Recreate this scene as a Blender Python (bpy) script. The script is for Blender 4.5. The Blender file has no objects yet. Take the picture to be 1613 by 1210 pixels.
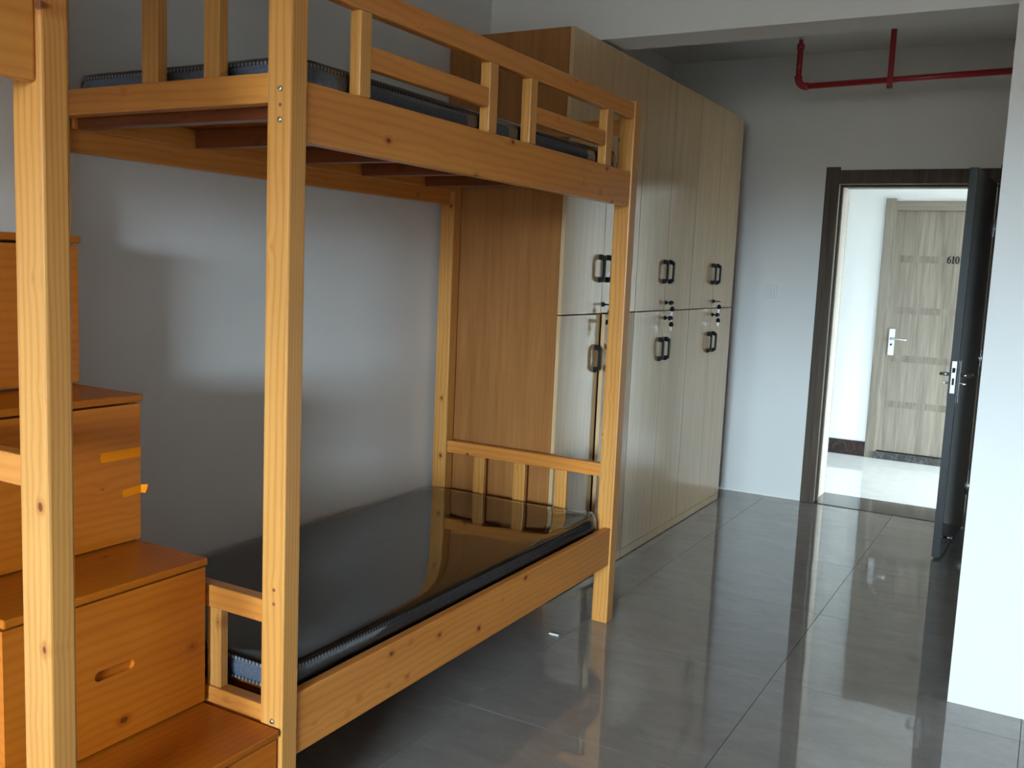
import bpy, bmesh, math, random
from mathutils import Vector, Matrix, noise
random.seed(7)
scene = bpy.context.scene
COL = scene.collection
PI = math.pi

# ------------------------------------------------------------------ camera
IMG_W, IMG_H = 1613.0, 1210.0
YAW, PITCH, ROLL, FPX = -0.515913803, -0.121921419, 0.0433584475, 1497.6962
fwd = Vector((math.sin(YAW)*math.cos(PITCH), math.cos(YAW)*math.cos(PITCH), math.sin(PITCH)))
r0 = Vector((math.cos(YAW), -math.sin(YAW), 0)); u0 = r0.cross(fwd)
rgt = r0*math.cos(ROLL) + u0*math.sin(ROLL); upv = -r0*math.sin(ROLL) + u0*math.cos(ROLL)
cam_data = bpy.data.cameras.new('camera'); cam = bpy.data.objects.new('camera', cam_data); COL.objects.link(cam)
cam.matrix_world = Matrix(((rgt.x, upv.x, -fwd.x, 0), (rgt.y, upv.y, -fwd.y, 0), (rgt.z, upv.z, -fwd.z, 1.45), (0, 0, 0, 1)))
cam_data.sensor_fit = 'HORIZONTAL'; cam_data.sensor_width = 36.0; cam_data.lens = FPX/IMG_W*36.0
cam_data.clip_start = 0.05; cam_data.clip_end = 300
scene.camera = cam

# ------------------------------------------------------------------ world: overcast daylight over a dim ground
world = bpy.data.worlds.new('overcast_sky'); scene.world = world; world.use_nodes = True
wn, wl = world.node_tree.nodes, world.node_tree.links
wn.clear()
w_out = wn.new('ShaderNodeOutputWorld'); w_bg = wn.new('ShaderNodeBackground')
w_tc = wn.new('ShaderNodeTexCoord'); w_sep = wn.new('ShaderNodeSeparateXYZ'); w_ramp = wn.new('ShaderNodeValToRGB')
w_map = wn.new('ShaderNodeMapRange')
w_map.inputs['From Min'].default_value = -0.2; w_map.inputs['From Max'].default_value = 0.8
wl.new(w_tc.outputs['Generated'], w_sep.inputs[0]); wl.new(w_sep.outputs['Z'], w_map.inputs['Value'])
wl.new(w_map.outputs[0], w_ramp.inputs[0]); wl.new(w_ramp.outputs[0], w_bg.inputs[0]); wl.new(w_bg.outputs[0], w_out.inputs[0])
SKY_STRENGTH = 138.0
w_bg.inputs[1].default_value = SKY_STRENGTH
cr = w_ramp.color_ramp
cr.elements[0].position = 0.205; cr.elements[0].color = (0.078, 0.079, 0.074, 1)
cr.elements[1].position = 0.24; cr.elements[1].color = (0.59, 0.78, 0.90, 1)
e = cr.elements.new(0.6); e.color = (0.80, 0.95, 1.0, 1)

def portal(name, loc, rot, sx, sy):
    l = bpy.data.lights.new(name, 'AREA'); l.shape = 'RECTANGLE'; l.size = sx; l.size_y = sy
    l.cycles.is_portal = True
    o = bpy.data.objects.new(name, l); COL.objects.link(o); o.location = loc; o.rotation_euler = rot
    return o
BACK_Y, BALC_Y = -5.6, -7.2                   # back wall of the room, outer edge of the balcony
WX0, WX1, WZ1 = -0.9, 1.5, 2.4                 # balcony doorway
BX0, BX1, BZ0, BZ1 = -1.3, 1.9, 1.0, 2.6       # opening of the balcony above its parapet
portal('balcony_daylight', ((BX0+BX1)/2, BALC_Y-0.01, (BZ0+BZ1)/2), (PI/2, 0, 0), BX1-BX0, BZ1-BZ0)
CORR_X = 3.4
CWY0, CWY1, CWZ0, CWZ1 = 6.85, 8.15, 0.3, 2.3  # window at the end of the corridor
portal('corridor_daylight', (CORR_X+0.01, (CWY0+CWY1)/2, (CWZ0+CWZ1)/2), (0, PI/2, 0), CWZ1-CWZ0, CWY1-CWY0)

scene.view_settings.view_transform = 'Standard'
scene.view_settings.look = 'None'
scene.view_settings.gamma = 1.0
scene.view_settings.use_curve_mapping = False
scene.view_settings.exposure = 0.0
scene.cycles.use_denoising = True
scene.cycles.max_bounces = 12; scene.cycles.diffuse_bounces = 8; scene.cycles.glossy_bounces = 6
scene.cycles.transparent_max_bounces = 12; scene.cycles.transmission_bounces = 6
scene.cycles.caustics_reflective = False; scene.cycles.caustics_refractive = False
scene.cycles.sample_clamp_indirect = 6.0

# ------------------------------------------------------------------ materials
class NT:
    def __init__(s, name):
        s.m = bpy.data.materials.new(name); s.m.use_nodes = True
        s.n, s.l = s.m.node_tree.nodes, s.m.node_tree.links
        s.b = s.n['Principled BSDF']; s.out = s.n['Material Output']
    def node(s, t, **kw):
        x = s.n.new(t)
        for k, v in kw.items(): setattr(x, k, v)
        return x
    def link(s, a, b): s.l.new(a, b)
    def val(s, sock, v):
        if isinstance(v, (int, float)): sock.default_value = v
        elif isinstance(v, (tuple, list)): sock.default_value = v
        else: s.l.new(v, sock)
    def math(s, op, a, b=None, c=None, clamp=False):
        x = s.node('ShaderNodeMath', operation=op); x.use_clamp = clamp
        s.val(x.inputs[0], a)
        if b is not None: s.val(x.inputs[1], b)
        if c is not None: s.val(x.inputs[2], c)
        return x.outputs[0]
    def mix(s, f, a, b):
        x = s.node('ShaderNodeMix', data_type='RGBA')
        s.val(x.inputs[0], f); s.val(x.inputs[6], a); s.val(x.inputs[7], b)
        return x.outputs[2]
    def noise(s, vec, scale, detail=3, rough=0.5, dist=0.0):
        x = s.node('ShaderNodeTexNoise'); s.val(x.inputs['Vector'], vec)
        x.inputs['Scale'].default_value = scale; x.inputs['Detail'].default_value = detail
        x.inputs['Roughness'].default_value = rough; x.inputs['Distortion'].default_value = dist
        return x.outputs[0]
    def comb(s, a, b, c):
        x = s.node('ShaderNodeCombineXYZ'); s.val(x.inputs[0], a); s.val(x.inputs[1], b); s.val(x.inputs[2], c)
        return x.outputs[0]
    def sep(s, v):
        x = s.node('ShaderNodeSeparateXYZ'); s.link(v, x.inputs[0]); return x.outputs
    def ramp(s, f, stops):
        x = s.node('ShaderNodeValToRGB'); s.val(x.inputs[0], f)
        r = x.color_ramp
        r.elements[0].position, r.elements[0].color = stops[0][0], (*stops[0][1], 1)
        r.elements[1].position, r.elements[1].color = stops[-1][0], (*stops[-1][1], 1)
        for p, c in stops[1:-1]:
            el = r.elements.new(p); el.color = (*c, 1)
        return x.outputs[0]
    def maprange(s, v, a, b, c, d, smooth=False):
        x = s.node('ShaderNodeMapRange')
        if smooth: x.interpolation_type = 'SMOOTHSTEP'
        s.val(x.inputs[0], v)
        for i, q in enumerate((a, b, c, d)): s.val(x.inputs[1+i], q)
        return x.outputs[0]
    def bump(s, h, strength, dist=0.001):
        x = s.node('ShaderNodeBump'); x.inputs['Strength'].default_value = strength; x.inputs['Distance'].default_value = dist
        s.link(h, x.inputs['Height']); s.link(x.outputs[0], s.b.inputs['Normal']); return x.outputs[0]
    def objvec(s, rnd=9.0):
        tc = s.node('ShaderNodeTexCoord')
        if not rnd: return tc.outputs['Object']
        oi = s.node('ShaderNodeObjectInfo')
        k = s.math('MULTIPLY', oi.outputs['Random'], rnd)
        v = s.node('ShaderNodeVectorMath', operation='ADD')
        s.link(tc.outputs['Object'], v.inputs[0]); s.link(s.comb(k, k, k), v.inputs[1])
        return v.outputs[0]
    def set(s, **kw):
        for k, v in kw.items(): s.val(s.b.inputs[k.replace('_', ' ')], v)
        return s

def plain(name, col, rough=0.5, metal=0.0, coat=0.0, spec=0.5, bump=0.0, var=0.0, bscale=60.0):
    t = NT(name); t.set(Roughness=rough, Metallic=metal, Coat_Weight=coat, Specular_IOR_Level=spec)
    v = t.objvec(3.0)
    n = t.noise(v, 9.0, 4)
    c2 = tuple(x*(1-var) for x in col); c1 = tuple(min(1, x*(1+var)) for x in col)
    t.val(t.b.inputs['Base Color'], t.ramp(n, [(0.3, c2), (0.7, c1)]))
    if bump: t.bump(t.noise(v, bscale, 4), bump, 0.002)
    return t.m

PINE_L = (0.59, 0.235, 0.048); PINE_D = (0.42, 0.122, 0.018)
def pine(name, order, light=PINE_L, dark=PINE_D, rough=0.33, knot=1.0, coat=0.05, spec=0.3, ga=260.0, gb=100.0, gk=0.24):
    """order: (across, through, along) as indices of the object axes; knots run through the board"""
    t = NT(name)
    xyz = t.sep(t.objvec(11.0))
    a, b, l = xyz[order[0]], xyz[order[1]], xyz[order[2]]
    kv = t.comb(t.math('MULTIPLY', a, 13.0), t.math('MULTIPLY', b, 2.0), t.math('MULTIPLY', l, 9.0))
    vo = t.node('ShaderNodeTexVoronoi'); t.link(kv, vo.inputs['Vector']); vo.inputs['Scale'].default_value = 1.0
    d = vo.outputs['Distance']; rc = t.sep(vo.outputs['Color'])
    on = t.math('GREATER_THAN', rc[0], 0.36)
    rad = t.maprange(rc[1], 0, 1, 0.025, 0.105)
    wob = t.math('MULTIPLY', t.math('SUBTRACT', t.noise(kv, 9.0, 2), 0.5), 0.03)
    dd = t.math('ADD', d, wob)
    kn = t.math('MULTIPLY', t.maprange(t.math('DIVIDE', dd, rad), 0.75, 1.1, 1.0, 0.0, True), on)
    halo = t.math('MULTIPLY', t.maprange(t.math('DIVIDE', dd, rad), 1.0, 2.6, 1.0, 0.0, True), on)
    bend = t.math('MULTIPLY', t.math('MULTIPLY', t.math('POWER', 2.718, t.math('MULTIPLY', d, -7.0)), on), 7.0)
    warp = t.noise(t.comb(t.math('MULTIPLY', a, 5.0), t.math('MULTIPLY', b, 5.0), t.math('MULTIPLY', l, 0.9)), 1.0, 2)
    g = t.math('ADD', t.math('ADD', t.math('MULTIPLY', a, ga), t.math('MULTIPLY', b, gb)), t.math('ADD', t.math('MULTIPLY', warp, 24.0), bend))
    band = t.math('ADD', t.math('MULTIPLY', t.math('SINE', g), 0.5), 0.5)
    band = t.math('POWER', band, 2.2)
    fib = t.noise(t.comb(t.math('MULTIPLY', a, 330.0), t.math('MULTIPLY', b, 330.0), t.math('MULTIPLY', l, 6.0)), 1.0, 2)
    tone = t.noise(t.comb(t.math('MULTIPLY', a, 9.0), t.math('MULTIPLY', b, 9.0), t.math('MULTIPLY', l, 1.6)), 1.0, 3)
    f = t.math('ADD', t.math('MULTIPLY', band, gk), t.math('ADD', t.math('MULTIPLY', fib, 0.28), t.math('MULTIPLY', t.math('SUBTRACT', tone, 0.5), 0.9)))
    base = t.mix(t.maprange(f, 0.0, 0.75, 0.0, 1.0), (*light, 1), (*dark, 1))
    base = t.mix(t.math('MULTIPLY', halo, 0.55*knot), base, (dark[0]*0.75, dark[1]*0.55, dark[2]*0.5, 1))
    base = t.mix(t.math('MULTIPLY', kn, 0.93*knot), base, (0.12, 0.030, 0.006, 1))
    t.val(t.b.inputs['Base Color'], base)
    t.set(Roughness=rough, Coat_Weight=coat, Coat_Roughness=0.2, Specular_IOR_Level=spec)
    t.bump(t.math('ADD', t.math('MULTIPLY', band, 0.5), fib), 0.12, 0.0008)
    return t.m
M = {}
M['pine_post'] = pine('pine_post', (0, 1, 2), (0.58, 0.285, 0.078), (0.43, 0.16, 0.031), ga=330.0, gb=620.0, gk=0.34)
M['pine_side'] = pine('pine_side_board', (2, 0, 1))
M['pine_end'] = pine('pine_end_board', (2, 1, 0))
STL, STD = (0.49, 0.142, 0.011), (0.36, 0.083, 0.006)
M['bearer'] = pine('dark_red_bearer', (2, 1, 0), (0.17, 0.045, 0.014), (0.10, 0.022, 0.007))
M['stair_front'] = pine('stair_pine_front', (2, 0, 1), STL, STD, 0.3, 1.0, 0.0, 0.18)
M['stair_top'] = pine('stair_pine_tread', (0, 2, 1), (0.42, 0.115, 0.008), (0.30, 0.07, 0.005), 0.3, 1.0, 0.0, 0.18)
M['stair_side'] = pine('stair_pine_side', (0, 1, 2), STL, STD, 0.35, 1.0, 0.0, 0.18)

def laminate(name, c1, c2, rough, sx, sz, spec=0.5, coat=0.0, axis=0):
    t = NT(name); xyz = t.sep(t.objvec(5.0))
    h = xyz[1-axis] if axis in (0, 1) else xyz[0]
    v = t.comb(t.math('MULTIPLY', xyz[0], sx), t.math('MULTIPLY', xyz[1], sx), t.math('MULTIPLY', xyz[2], sz))
    n = t.noise(v, 1.0, 5, 0.6, 0.4)
    v2 = t.comb(t.math('MULTIPLY', xyz[0], sx*5), t.math('MULTIPLY', xyz[1], sx*5), t.math('MULTIPLY', xyz[2], sz*4))
    n2 = t.noise(v2, 1.0, 3)
    f = t.math('ADD', t.math('MULTIPLY', n, 0.65), t.math('MULTIPLY', n2, 0.35))
    t.val(t.b.inputs['Base Color'], t.ramp(f, [(0.34, c2), (0.66, c1)]))
    t.set(Roughness=rough, Specular_IOR_Level=spec, Coat_Weight=coat, Coat_Roughness=0.12, Coat_IOR=1.65)
    t.bump(n2, 0.05, 0.0005)
    return t.m
M['maple'] = laminate('maple_laminate', (0.37, 0.16, 0.052), (0.28, 0.11, 0.031), 0.5, 26, 1.4, 0.12)
M['maple_door'] = laminate('maple_laminate_door', (0.60, 0.40, 0.20), (0.49, 0.305, 0.14), 0.24, 34, 1.6, 0.7, 0.4)
M['maple_edge'] = laminate('maple_edge_band', (0.62, 0.42, 0.22), (0.52, 0.33, 0.16), 0.45, 60, 2.0)
M['gap_shade'] = plain('shaded_gap_edge_band', (0.06, 0.032, 0.016), 0.6, spec=0.1)  # real door edges are maple; darkened to paint shade into the gaps
M['greywood'] = laminate('grey_brown_door_laminate', (0.235, 0.203, 0.165), (0.122, 0.102, 0.08), 0.5, 18, 0.8, 0.08)
M['greywood_h'] = laminate('grey_brown_laminate_crosswise', (0.225, 0.194, 0.158), (0.14, 0.117, 0.093), 0.5, 1.2, 40, 0.08)
M['jamb'] = laminate('lit_jamb_laminate', (0.46, 0.415, 0.36), (0.33, 0.29, 0.245), 0.45, 18, 0.8, 0.2)  # same grey-brown wood, lightened to paint in the light on the reveal
M['inlay'] = laminate('grey_inlay_laminate', (0.205, 0.176, 0.143), (0.112, 0.094, 0.074), 0.5, 16, 2.0, 0.08)
M['leaf'] = laminate('shaded_door_laminate', (0.035, 0.03, 0.026), (0.015, 0.013, 0.012), 0.14, 18, 0.8, 0.6)  # same wood as the corridor door, its shade put into the colour
M['frame_dark'] = laminate('dark_frame_laminate', (0.115, 0.09, 0.07), (0.06, 0.046, 0.036), 0.5, 26, 1.0, 0.05)

def paint(name, col, bumpk=0.10):
    t = NT(name); v = t.objvec(0)
    n = t.noise(v, 1.4, 3)
    t.val(t.b.inputs['Base Color'], t.ramp(n, [(0.3, tuple(c*0.965 for c in col)), (0.7, col)]))
    t.set(Roughness=0.85, Specular_IOR_Level=0.1)
    t.bump(t.noise(v, 160.0, 4, 0.6), bumpk, 0.0015)
    return t.m
M['wall'] = paint('white_wall_paint', (0.74, 0.74, 0.73))
M['wall_in'] = paint('white_ceiling_paint', (0.72, 0.72, 0.71))

def tile_mat():
    t = NT('grey_polished_porcelain'); v = t.objvec(23.0)
    xyz = t.sep(v)
    st = t.comb(t.math('MULTIPLY', xyz[0], 2.2), t.math('MULTIPLY', xyz[1], 5.5), xyz[2])
    n1 = t.noise(st, 1.6, 6, 0.62, 0.8)
    n2 = t.noise(v, 26.0, 4, 0.6)
    vein = t.noise(st, 1.1, 8, 0.7, 2.2)
    vm = t.maprange(t.math('ABSOLUTE', t.math('SUBTRACT', vein, 0.5)), 0.0, 0.02, 1.0, 0.0, True)
    f = t.math('ADD', t.math('MULTIPLY', n1, 0.8), t.math('MULTIPLY', n2, 0.2))
    c = t.ramp(f, [(0.28, (0.232, 0.214, 0.20)), (0.5, (0.272, 0.252, 0.236)), (0.75, (0.315, 0.295, 0.28))])
    c = t.mix(t.math('MULTIPLY', vm, 0.25), c, (0.17, 0.155, 0.145, 1))
    # polished glaze: diffuse body under a Fresnel-weighted mirror coat
    t.n.remove(t.b)
    df = t.node('ShaderNodeBsdfDiffuse'); gl = t.node('ShaderNodeBsdfGlossy'); fr = t.node('ShaderNodeFresnel'); mx = t.node('ShaderNodeMixShader'); bp = t.node('ShaderNodeBump')
    t.val(df.inputs['Color'], c); t.val(gl.inputs['Roughness'], t.maprange(n2, 0.3, 0.7, 0.02, 0.05)); fr.inputs['IOR'].default_value = 1.62
    bp.inputs['Strength'].default_value = 0.16; bp.inputs['Distance'].default_value = 0.0012
    t.link(t.noise(v, 5.0, 1), bp.inputs['Height']); t.link(bp.outputs[0], gl.inputs['Normal']); t.link(bp.outputs[0], fr.inputs['Normal'])
    t.link(t.math('MINIMUM', t.math('MULTIPLY', fr.outputs[0], 1.5), 0.41), mx.inputs[0]); t.link(df.outputs[0], mx.inputs[1]); t.link(gl.outputs[0], mx.inputs[2])
    t.link(mx.outputs[0], t.out.inputs['Surface'])
    return t.m
M['tile'] = tile_mat()
M['grout'] = plain('dark_grout', (0.08, 0.076, 0.072), 0.8, spec=0.1)
M['white_tile'] = plain('pale_polished_tile', (0.58, 0.58, 0.565), 0.06, var=0.04)

def marble(name, c1, c2, vc):
    t = NT(name); v = t.objvec(0)
    n = t.noise(v, 5.0, 6, 0.6, 1.0); vein = t.noise(v, 4.0, 8, 0.65, 2.5)
    vm = t.maprange(t.math('ABSOLUTE', t.math('SUBTRACT', vein, 0.5)), 0.0, 0.012, 1.0, 0.0, True)
    t.val(t.b.inputs['Base Color'], t.mix(t.math('MULTIPLY', vm, 0.5), t.ramp(n, [(0.3, c2), (0.7, c1)]), (*vc, 1)))
    t.set(Roughness=0.08); return t.m
M['marble'] = marble('dark_grey_marble', (0.05, 0.047, 0.047), (0.022, 0.02, 0.021), (0.26, 0.25, 0.24))
M['marble_b'] = marble('dark_brown_marble', (0.016, 0.006, 0.005), (0.008, 0.003, 0.003), (0.13, 0.06, 0.035))

M['black'] = plain('black_painted_metal', (0.009, 0.009, 0.010), 0.5, spec=0.15)
M['blackplastic'] = plain('black_plastic', (0.009, 0.009, 0.010), 0.5, spec=0.15)
M['steel'] = plain('brushed_steel', (0.62, 0.63, 0.64), 0.25, 1.0)
M['zinc'] = plain('zinc_plated_steel', (0.75, 0.78, 0.82), 0.25, 1.0)
M['red'] = plain('red_pipe_enamel', (0.30, 0.012, 0.018), 0.4, var=0.06)
M['brass'] = plain('chrome_sprinkler', (0.45, 0.43, 0.40), 0.3, 1.0)
M['switch'] = plain('white_switch_plastic', (0.70, 0.70, 0.70), 0.4, spec=0.12)
M['tape'] = plain('orange_packing_tape', (0.74, 0.21, 0.003), 0.45, spec=0.08)
M['paper'] = plain('white_paper', (0.82, 0.82, 0.80), 0.7)
M['hole'] = plain('drilled_hole_wood', (0.22, 0.06, 0.02), 0.8)
M['number'] = plain('black_number_print', (0.006, 0.006, 0.006), 0.6, spec=0.05)
M['plinth_line'] = plain('dark_seal', (0.05, 0.045, 0.04), 0.6)
M['aluminium'] = plain('white_window_frame', (0.6, 0.6, 0.6), 0.4)

def fabric(name, c1, c2, scale, rough=0.85):
    t = NT(name); v = t.objvec(0)
    n = t.noise(v, scale, 3); n2 = t.noise(v, 6.0, 3)
    t.val(t.b.inputs['Base Color'], t.mix(t.math('MULTIPLY', n2, 0.5), t.ramp(n, [(0.3, c2), (0.7, c1)]), (*c2, 1)))
    t.set(Roughness=rough); t.bump(n, 0.3, 0.001); return t.m
M['m_top'] = fabric('charcoal_mattress_fabric', (0.026, 0.025, 0.025), (0.015, 0.0145, 0.015), 500)
M['m_side'] = fabric('blue_grey_mattress_border', (0.19, 0.23, 0.31), (0.10, 0.13, 0.19), 120)
def stitch():
    t = NT('pale_overlock_stitch'); xyz = t.sep(t.objvec(0))
    s = t.math('ADD', xyz[0], xyz[1])
    w = t.math('SINE', t.math('MULTIPLY', s, 520.0))
    t.val(t.b.inputs['Base Color'], t.mix(t.math('GREATER_THAN', w, 0.1), (0.06, 0.065, 0.075, 1), (0.40, 0.43, 0.46, 1)))
    t.set(Roughness=0.8); return t.m
M['stitch'] = stitch()
def film():
    t = NT('clear_plastic_film'); t.n.remove(t.b)
    tr = t.node('ShaderNodeBsdfTransparent'); gl = t.node('ShaderNodeBsdfGlossy'); gl.inputs['Roughness'].default_value = 0.045
    tr.inputs['Color'].default_value = (0.93, 0.94, 0.95, 1)
    fr = t.node('ShaderNodeFresnel'); fr.inputs['IOR'].default_value = 1.5
    mx = t.node('ShaderNodeMixShader'); bp = t.node('ShaderNodeBump')
    v = t.objvec(0)
    h = t.math('ADD', t.noise(v, 7.0, 2), t.math('MULTIPLY', t.noise(v, 45.0, 3, 0.5, 1.0), 0.08))
    bp.inputs['Strength'].default_value = 0.3; bp.inputs['Distance'].default_value = 0.0022
    t.link(h, bp.inputs['Height']); t.link(bp.outputs[0], gl.inputs['Normal']); t.link(bp.outputs[0], fr.inputs['Normal'])
    t.link(t.math('MULTIPLY', fr.outputs[0], 1.6, clamp=True), mx.inputs[0]); t.link(tr.outputs[0], mx.inputs[1]); t.link(gl.outputs[0], mx.inputs[2])
    t.link(mx.outputs[0], t.out.inputs['Surface']); return t.m
M['film'] = film()

# ------------------------------------------------------------------ helpers
def link(name, bm, mat, parent=None, loc=(0, 0, 0), smooth=False):
    me = bpy.data.meshes.new(name)
    bmesh.ops.recalc_face_normals(bm, faces=bm.faces[:])
    bm.to_mesh(me); bm.free()
    me.materials.append(M[mat] if isinstance(mat, str) else mat)
    if smooth:
        for p in me.polygons: p.use_smooth = True
    o = bpy.data.objects.new(name, me); COL.objects.link(o)
    o.location = loc
    if parent: attach(o, parent)
    return o
def world_loc(o):
    v = Vector(o.location); p = o.parent
    while p: v = v + Vector(p.location); p = p.parent
    return v
def attach(o, parent):            # parents are never rotated while parts are added
    o.location = Vector(o.location) - world_loc(parent); o.parent = parent
def empty(name, loc):
    o = bpy.data.objects.new(name, None); COL.objects.link(o); o.location = loc; o.empty_display_size = 0.1
    return o
def tag(o, label, cat, group=None, kind=None):
    o['label'] = label; o['category'] = cat
    if group: o['group'] = group
    if kind: o['kind'] = kind
    return o
def bm_box(bm, x0, x1, y0, y1, z0, z1, bevel=0.0, seg=2):
    vs = [bm.verts.new((x, y, z)) for x in (x0, x1) for y in (y0, y1) for z in (z0, z1)]
    fs = [bm.faces.new([vs[i] for i in q]) for q in ((0, 1, 3, 2), (4, 6, 7, 5), (0, 4, 5, 1), (2, 3, 7, 6), (0, 2, 6, 4), (1, 5, 7, 3))]
    if bevel:
        es = list({e for f in fs for e in f.edges})
        bmesh.ops.bevel(bm, geom=es, offset=bevel, segments=seg, profile=0.5, affect='EDGES', clamp_overlap=True)
def box(name, x0, x1, y0, y1, z0, z1, mat, parent=None, bevel=0.0, seg=2):
    c = ((x0+x1)/2, (y0+y1)/2, (z0+z1)/2)
    bm = bmesh.new(); bm_box(bm, x0-c[0], x1-c[0], y0-c[1], y1-c[1], z0-c[2], z1-c[2], bevel, seg)
    return link(name, bm, mat, parent, c)
def bm_cyl(bm, p0, p1, r, n=16, r2=None, cap=True):
    p0, p1 = Vector(p0), Vector(p1); ax = (p1-p0).normalized()
    t = Vector((0, 0, 1)) if abs(ax.z) < 0.9 else Vector((1, 0, 0))
    u = ax.cross(t).normalized(); v = ax.cross(u); r2 = r if r2 is None else r2
    A = [bm.verts.new(p0 + (u*math.cos(2*PI*i/n)+v*math.sin(2*PI*i/n))*r) for i in range(n)]
    B = [bm.verts.new(p1 + (u*math.cos(2*PI*i/n)+v*math.sin(2*PI*i/n))*r2) for i in range(n)]
    for i in range(n): bm.faces.new((A[i], A[(i+1) % n], B[(i+1) % n], B[i]))
    if cap: bm.faces.new(A[::-1]); bm.faces.new(B)
def bm_tube(bm, pts, r, n=12, closed=False):
    rings = []; pts = [Vector(p) for p in pts]; N = len(pts)
    up = Vector((0.31, 0.22, 0.93)).normalized()
    for i, p in enumerate(pts):
        a = pts[(i-1) % N] if (closed or i > 0) else p
        b = pts[(i+1) % N] if (closed or i < N-1) else p
        ax = (b-a).normalized(); u = ax.cross(up).normalized(); v = ax.cross(u)
        rings.append([bm.verts.new(p + (u*math.cos(2*PI*k/n)+v*math.sin(2*PI*k/n))*r) for k in range(n)])
    for i in range(N if closed else N-1):
        A, B = rings[i], rings[(i+1) % N]
        for k in range(n): bm.faces.new((A[k], A[(k+1) % n], B[(k+1) % n], B[k]))
    if not closed: bm.faces.new(rings[0][::-1]); bm.faces.new(rings[-1])
def bm_prism(bm, poly, axis, a0, a1):
    """extrude a polygon given in the two remaining axes (in x,y,z order) along axis from a0 to a1"""
    def mk(p, a):
        q = list(p); q.insert(axis, a); return bm.verts.new(q)
    A = [mk(p, a0) for p in poly]; B = [mk(p, a1) for p in poly]; n = len(poly)
    bm.faces.new(A[::-1]); bm.faces.new(B)
    for i in range(n): bm.faces.new((A[i], A[(i+1) % n], B[(i+1) % n], B[i]))
def shift(bm, c):
    for v in bm.verts: v.co -= Vector(c)

# ------------------------------------------------------------------ the room
LX, FY, RX, CZ = -2.42, 6.32, 1.75, 2.87      # left wall, far wall, right wall, ceiling
PX, PY = -0.203, 3.56                          # corner of the partition on the right
FY2, CY = 6.66, 8.333                          # far side of the door wall, corridor wall
def struct(o, label, cat):
    o['kind'] = 'structure'; o['label'] = label; o['category'] = cat; return o

floor = struct(box('floor', LX-0.1, RX+0.1, BACK_Y-0.1, FY, -0.08, -0.004, 'grout'), 'grey polished tile floor of the dormitory room', 'floor')
TS, GAP = 0.805, 0.0022
ox, oy = -0.775, 2.57
cuts_x = [ox + TS*i for i in range(-4, 6)]; cuts_y = [oy + TS*i for i in range(-13, 7)]
tile_cache = {}
for i in range(len(cuts_x)-1):
    for j in range(len(cuts_y)-1):
        x0, x1, y0, y1 = max(cuts_x[i], LX), min(cuts_x[i+1], RX), max(cuts_y[j], BACK_Y), min(cuts_y[j+1], FY)
        if x1-x0 < 0.02 or y1-y0 < 0.02: continue
        if x0 > PX-0.01 and y0 > PY: continue
        key = (round(x1-x0, 4), round(y1-y0, 4)); c = ((x0+x1)/2, (y0+y1)/2, 0)
        if key in tile_cache:
            o = tile_cache[key].copy(); COL.objects.link(o); o.parent = None; o.location = c; attach(o, floor)
        else:
            bm = bmesh.new(); hx, hy = key[0]/2-GAP/2, key[1]/2-GAP/2
            bm_box(bm, -hx, hx, -hy, hy, -0.006, 0.0)
            o = link('floor_tile', bm, 'tile', floor, c); tile_cache[key] = o
        o.rotation_euler = (random.gauss(0, 0.0003), random.gauss(0, 0.0003), 0)

struct(box('wall_left', LX-0.12, LX, BACK_Y-0.1, FY, 0, CZ+0.05, 'wall'), 'plain white wall on the left behind the beds and cabinets', 'wall')
ceil = struct(box('ceiling', LX-0.12, RX+0.12, BACK_Y-0.1, FY, CZ, CZ+0.1, 'wall_in'), 'white painted ceiling above the hallway', 'ceiling')
box('ceiling_beam', LX, PX, 3.925, 4.14, 2.457, CZ, 'wall', ceil)
# partition (bathroom block) on the right
bm = bmesh.new(); bm_box(bm, PX, RX, PY, FY, 0, CZ)
struct(link('wall_right', bm, 'wall'), 'bright white partition wall at the right edge of the room', 'wall')
struct(box('wall_side', RX, RX+0.12, BACK_Y-0.1, FY, 0, CZ+0.05, 'wall'), 'white side wall of the room outside the picture', 'wall')
# back wall with the balcony opening
bm = bmesh.new()
bm_box(bm, LX-0.12, WX0, BACK_Y-0.2, BACK_Y, 0, CZ); bm_box(bm, WX1, RX+0.12, BACK_Y-0.2, BACK_Y, 0, CZ); bm_box(bm, WX0, WX1, BACK_Y-0.2, BACK_Y, WZ1, CZ)
struct(link('wall_back', bm, 'wall'), 'white wall around the balcony opening behind the viewer', 'wall')
win = struct(empty('window_1', ((WX0+WX1)/2, BACK_Y-0.1, 0)), 'balcony opening with a slim pale frame behind the viewer', 'window')
for x in (WX0, WX1-0.05): box('frame_upright', x, x+0.05, BACK_Y-0.13, BACK_Y-0.07, 0, WZ1, 'aluminium', win)
box('frame_head', WX0+0.05, WX1-0.05, BACK_Y-0.13, BACK_Y-0.07, WZ1-0.05, WZ1, 'aluminium', win)
# unseen balcony outside, overhang and parapet shaped to limit the sky light
bm = bmesh.new()
bm_box(bm, BX0-0.15, BX1+0.15, BALC_Y-0.1, BACK_Y-0.2, -0.12, 0.0); bm_box(bm, BX0-0.15, BX1+0.15, BALC_Y-0.1, BACK_Y-0.2, BZ1, BZ1+0.15)
bm_box(bm, BX0-0.15, BX0, BALC_Y-0.1, BACK_Y-0.2, 0, BZ1); bm_box(bm, BX1, BX1+0.15, BALC_Y-0.1, BACK_Y-0.2, 0, BZ1); bm_box(bm, BX0, BX1, BALC_Y, BALC_Y+0.12, 0, BZ0)
struct(link('balcony', bm, 'wall'), 'unseen white balcony with a solid parapet, shaped to limit the sky light', 'balcony')
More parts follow.
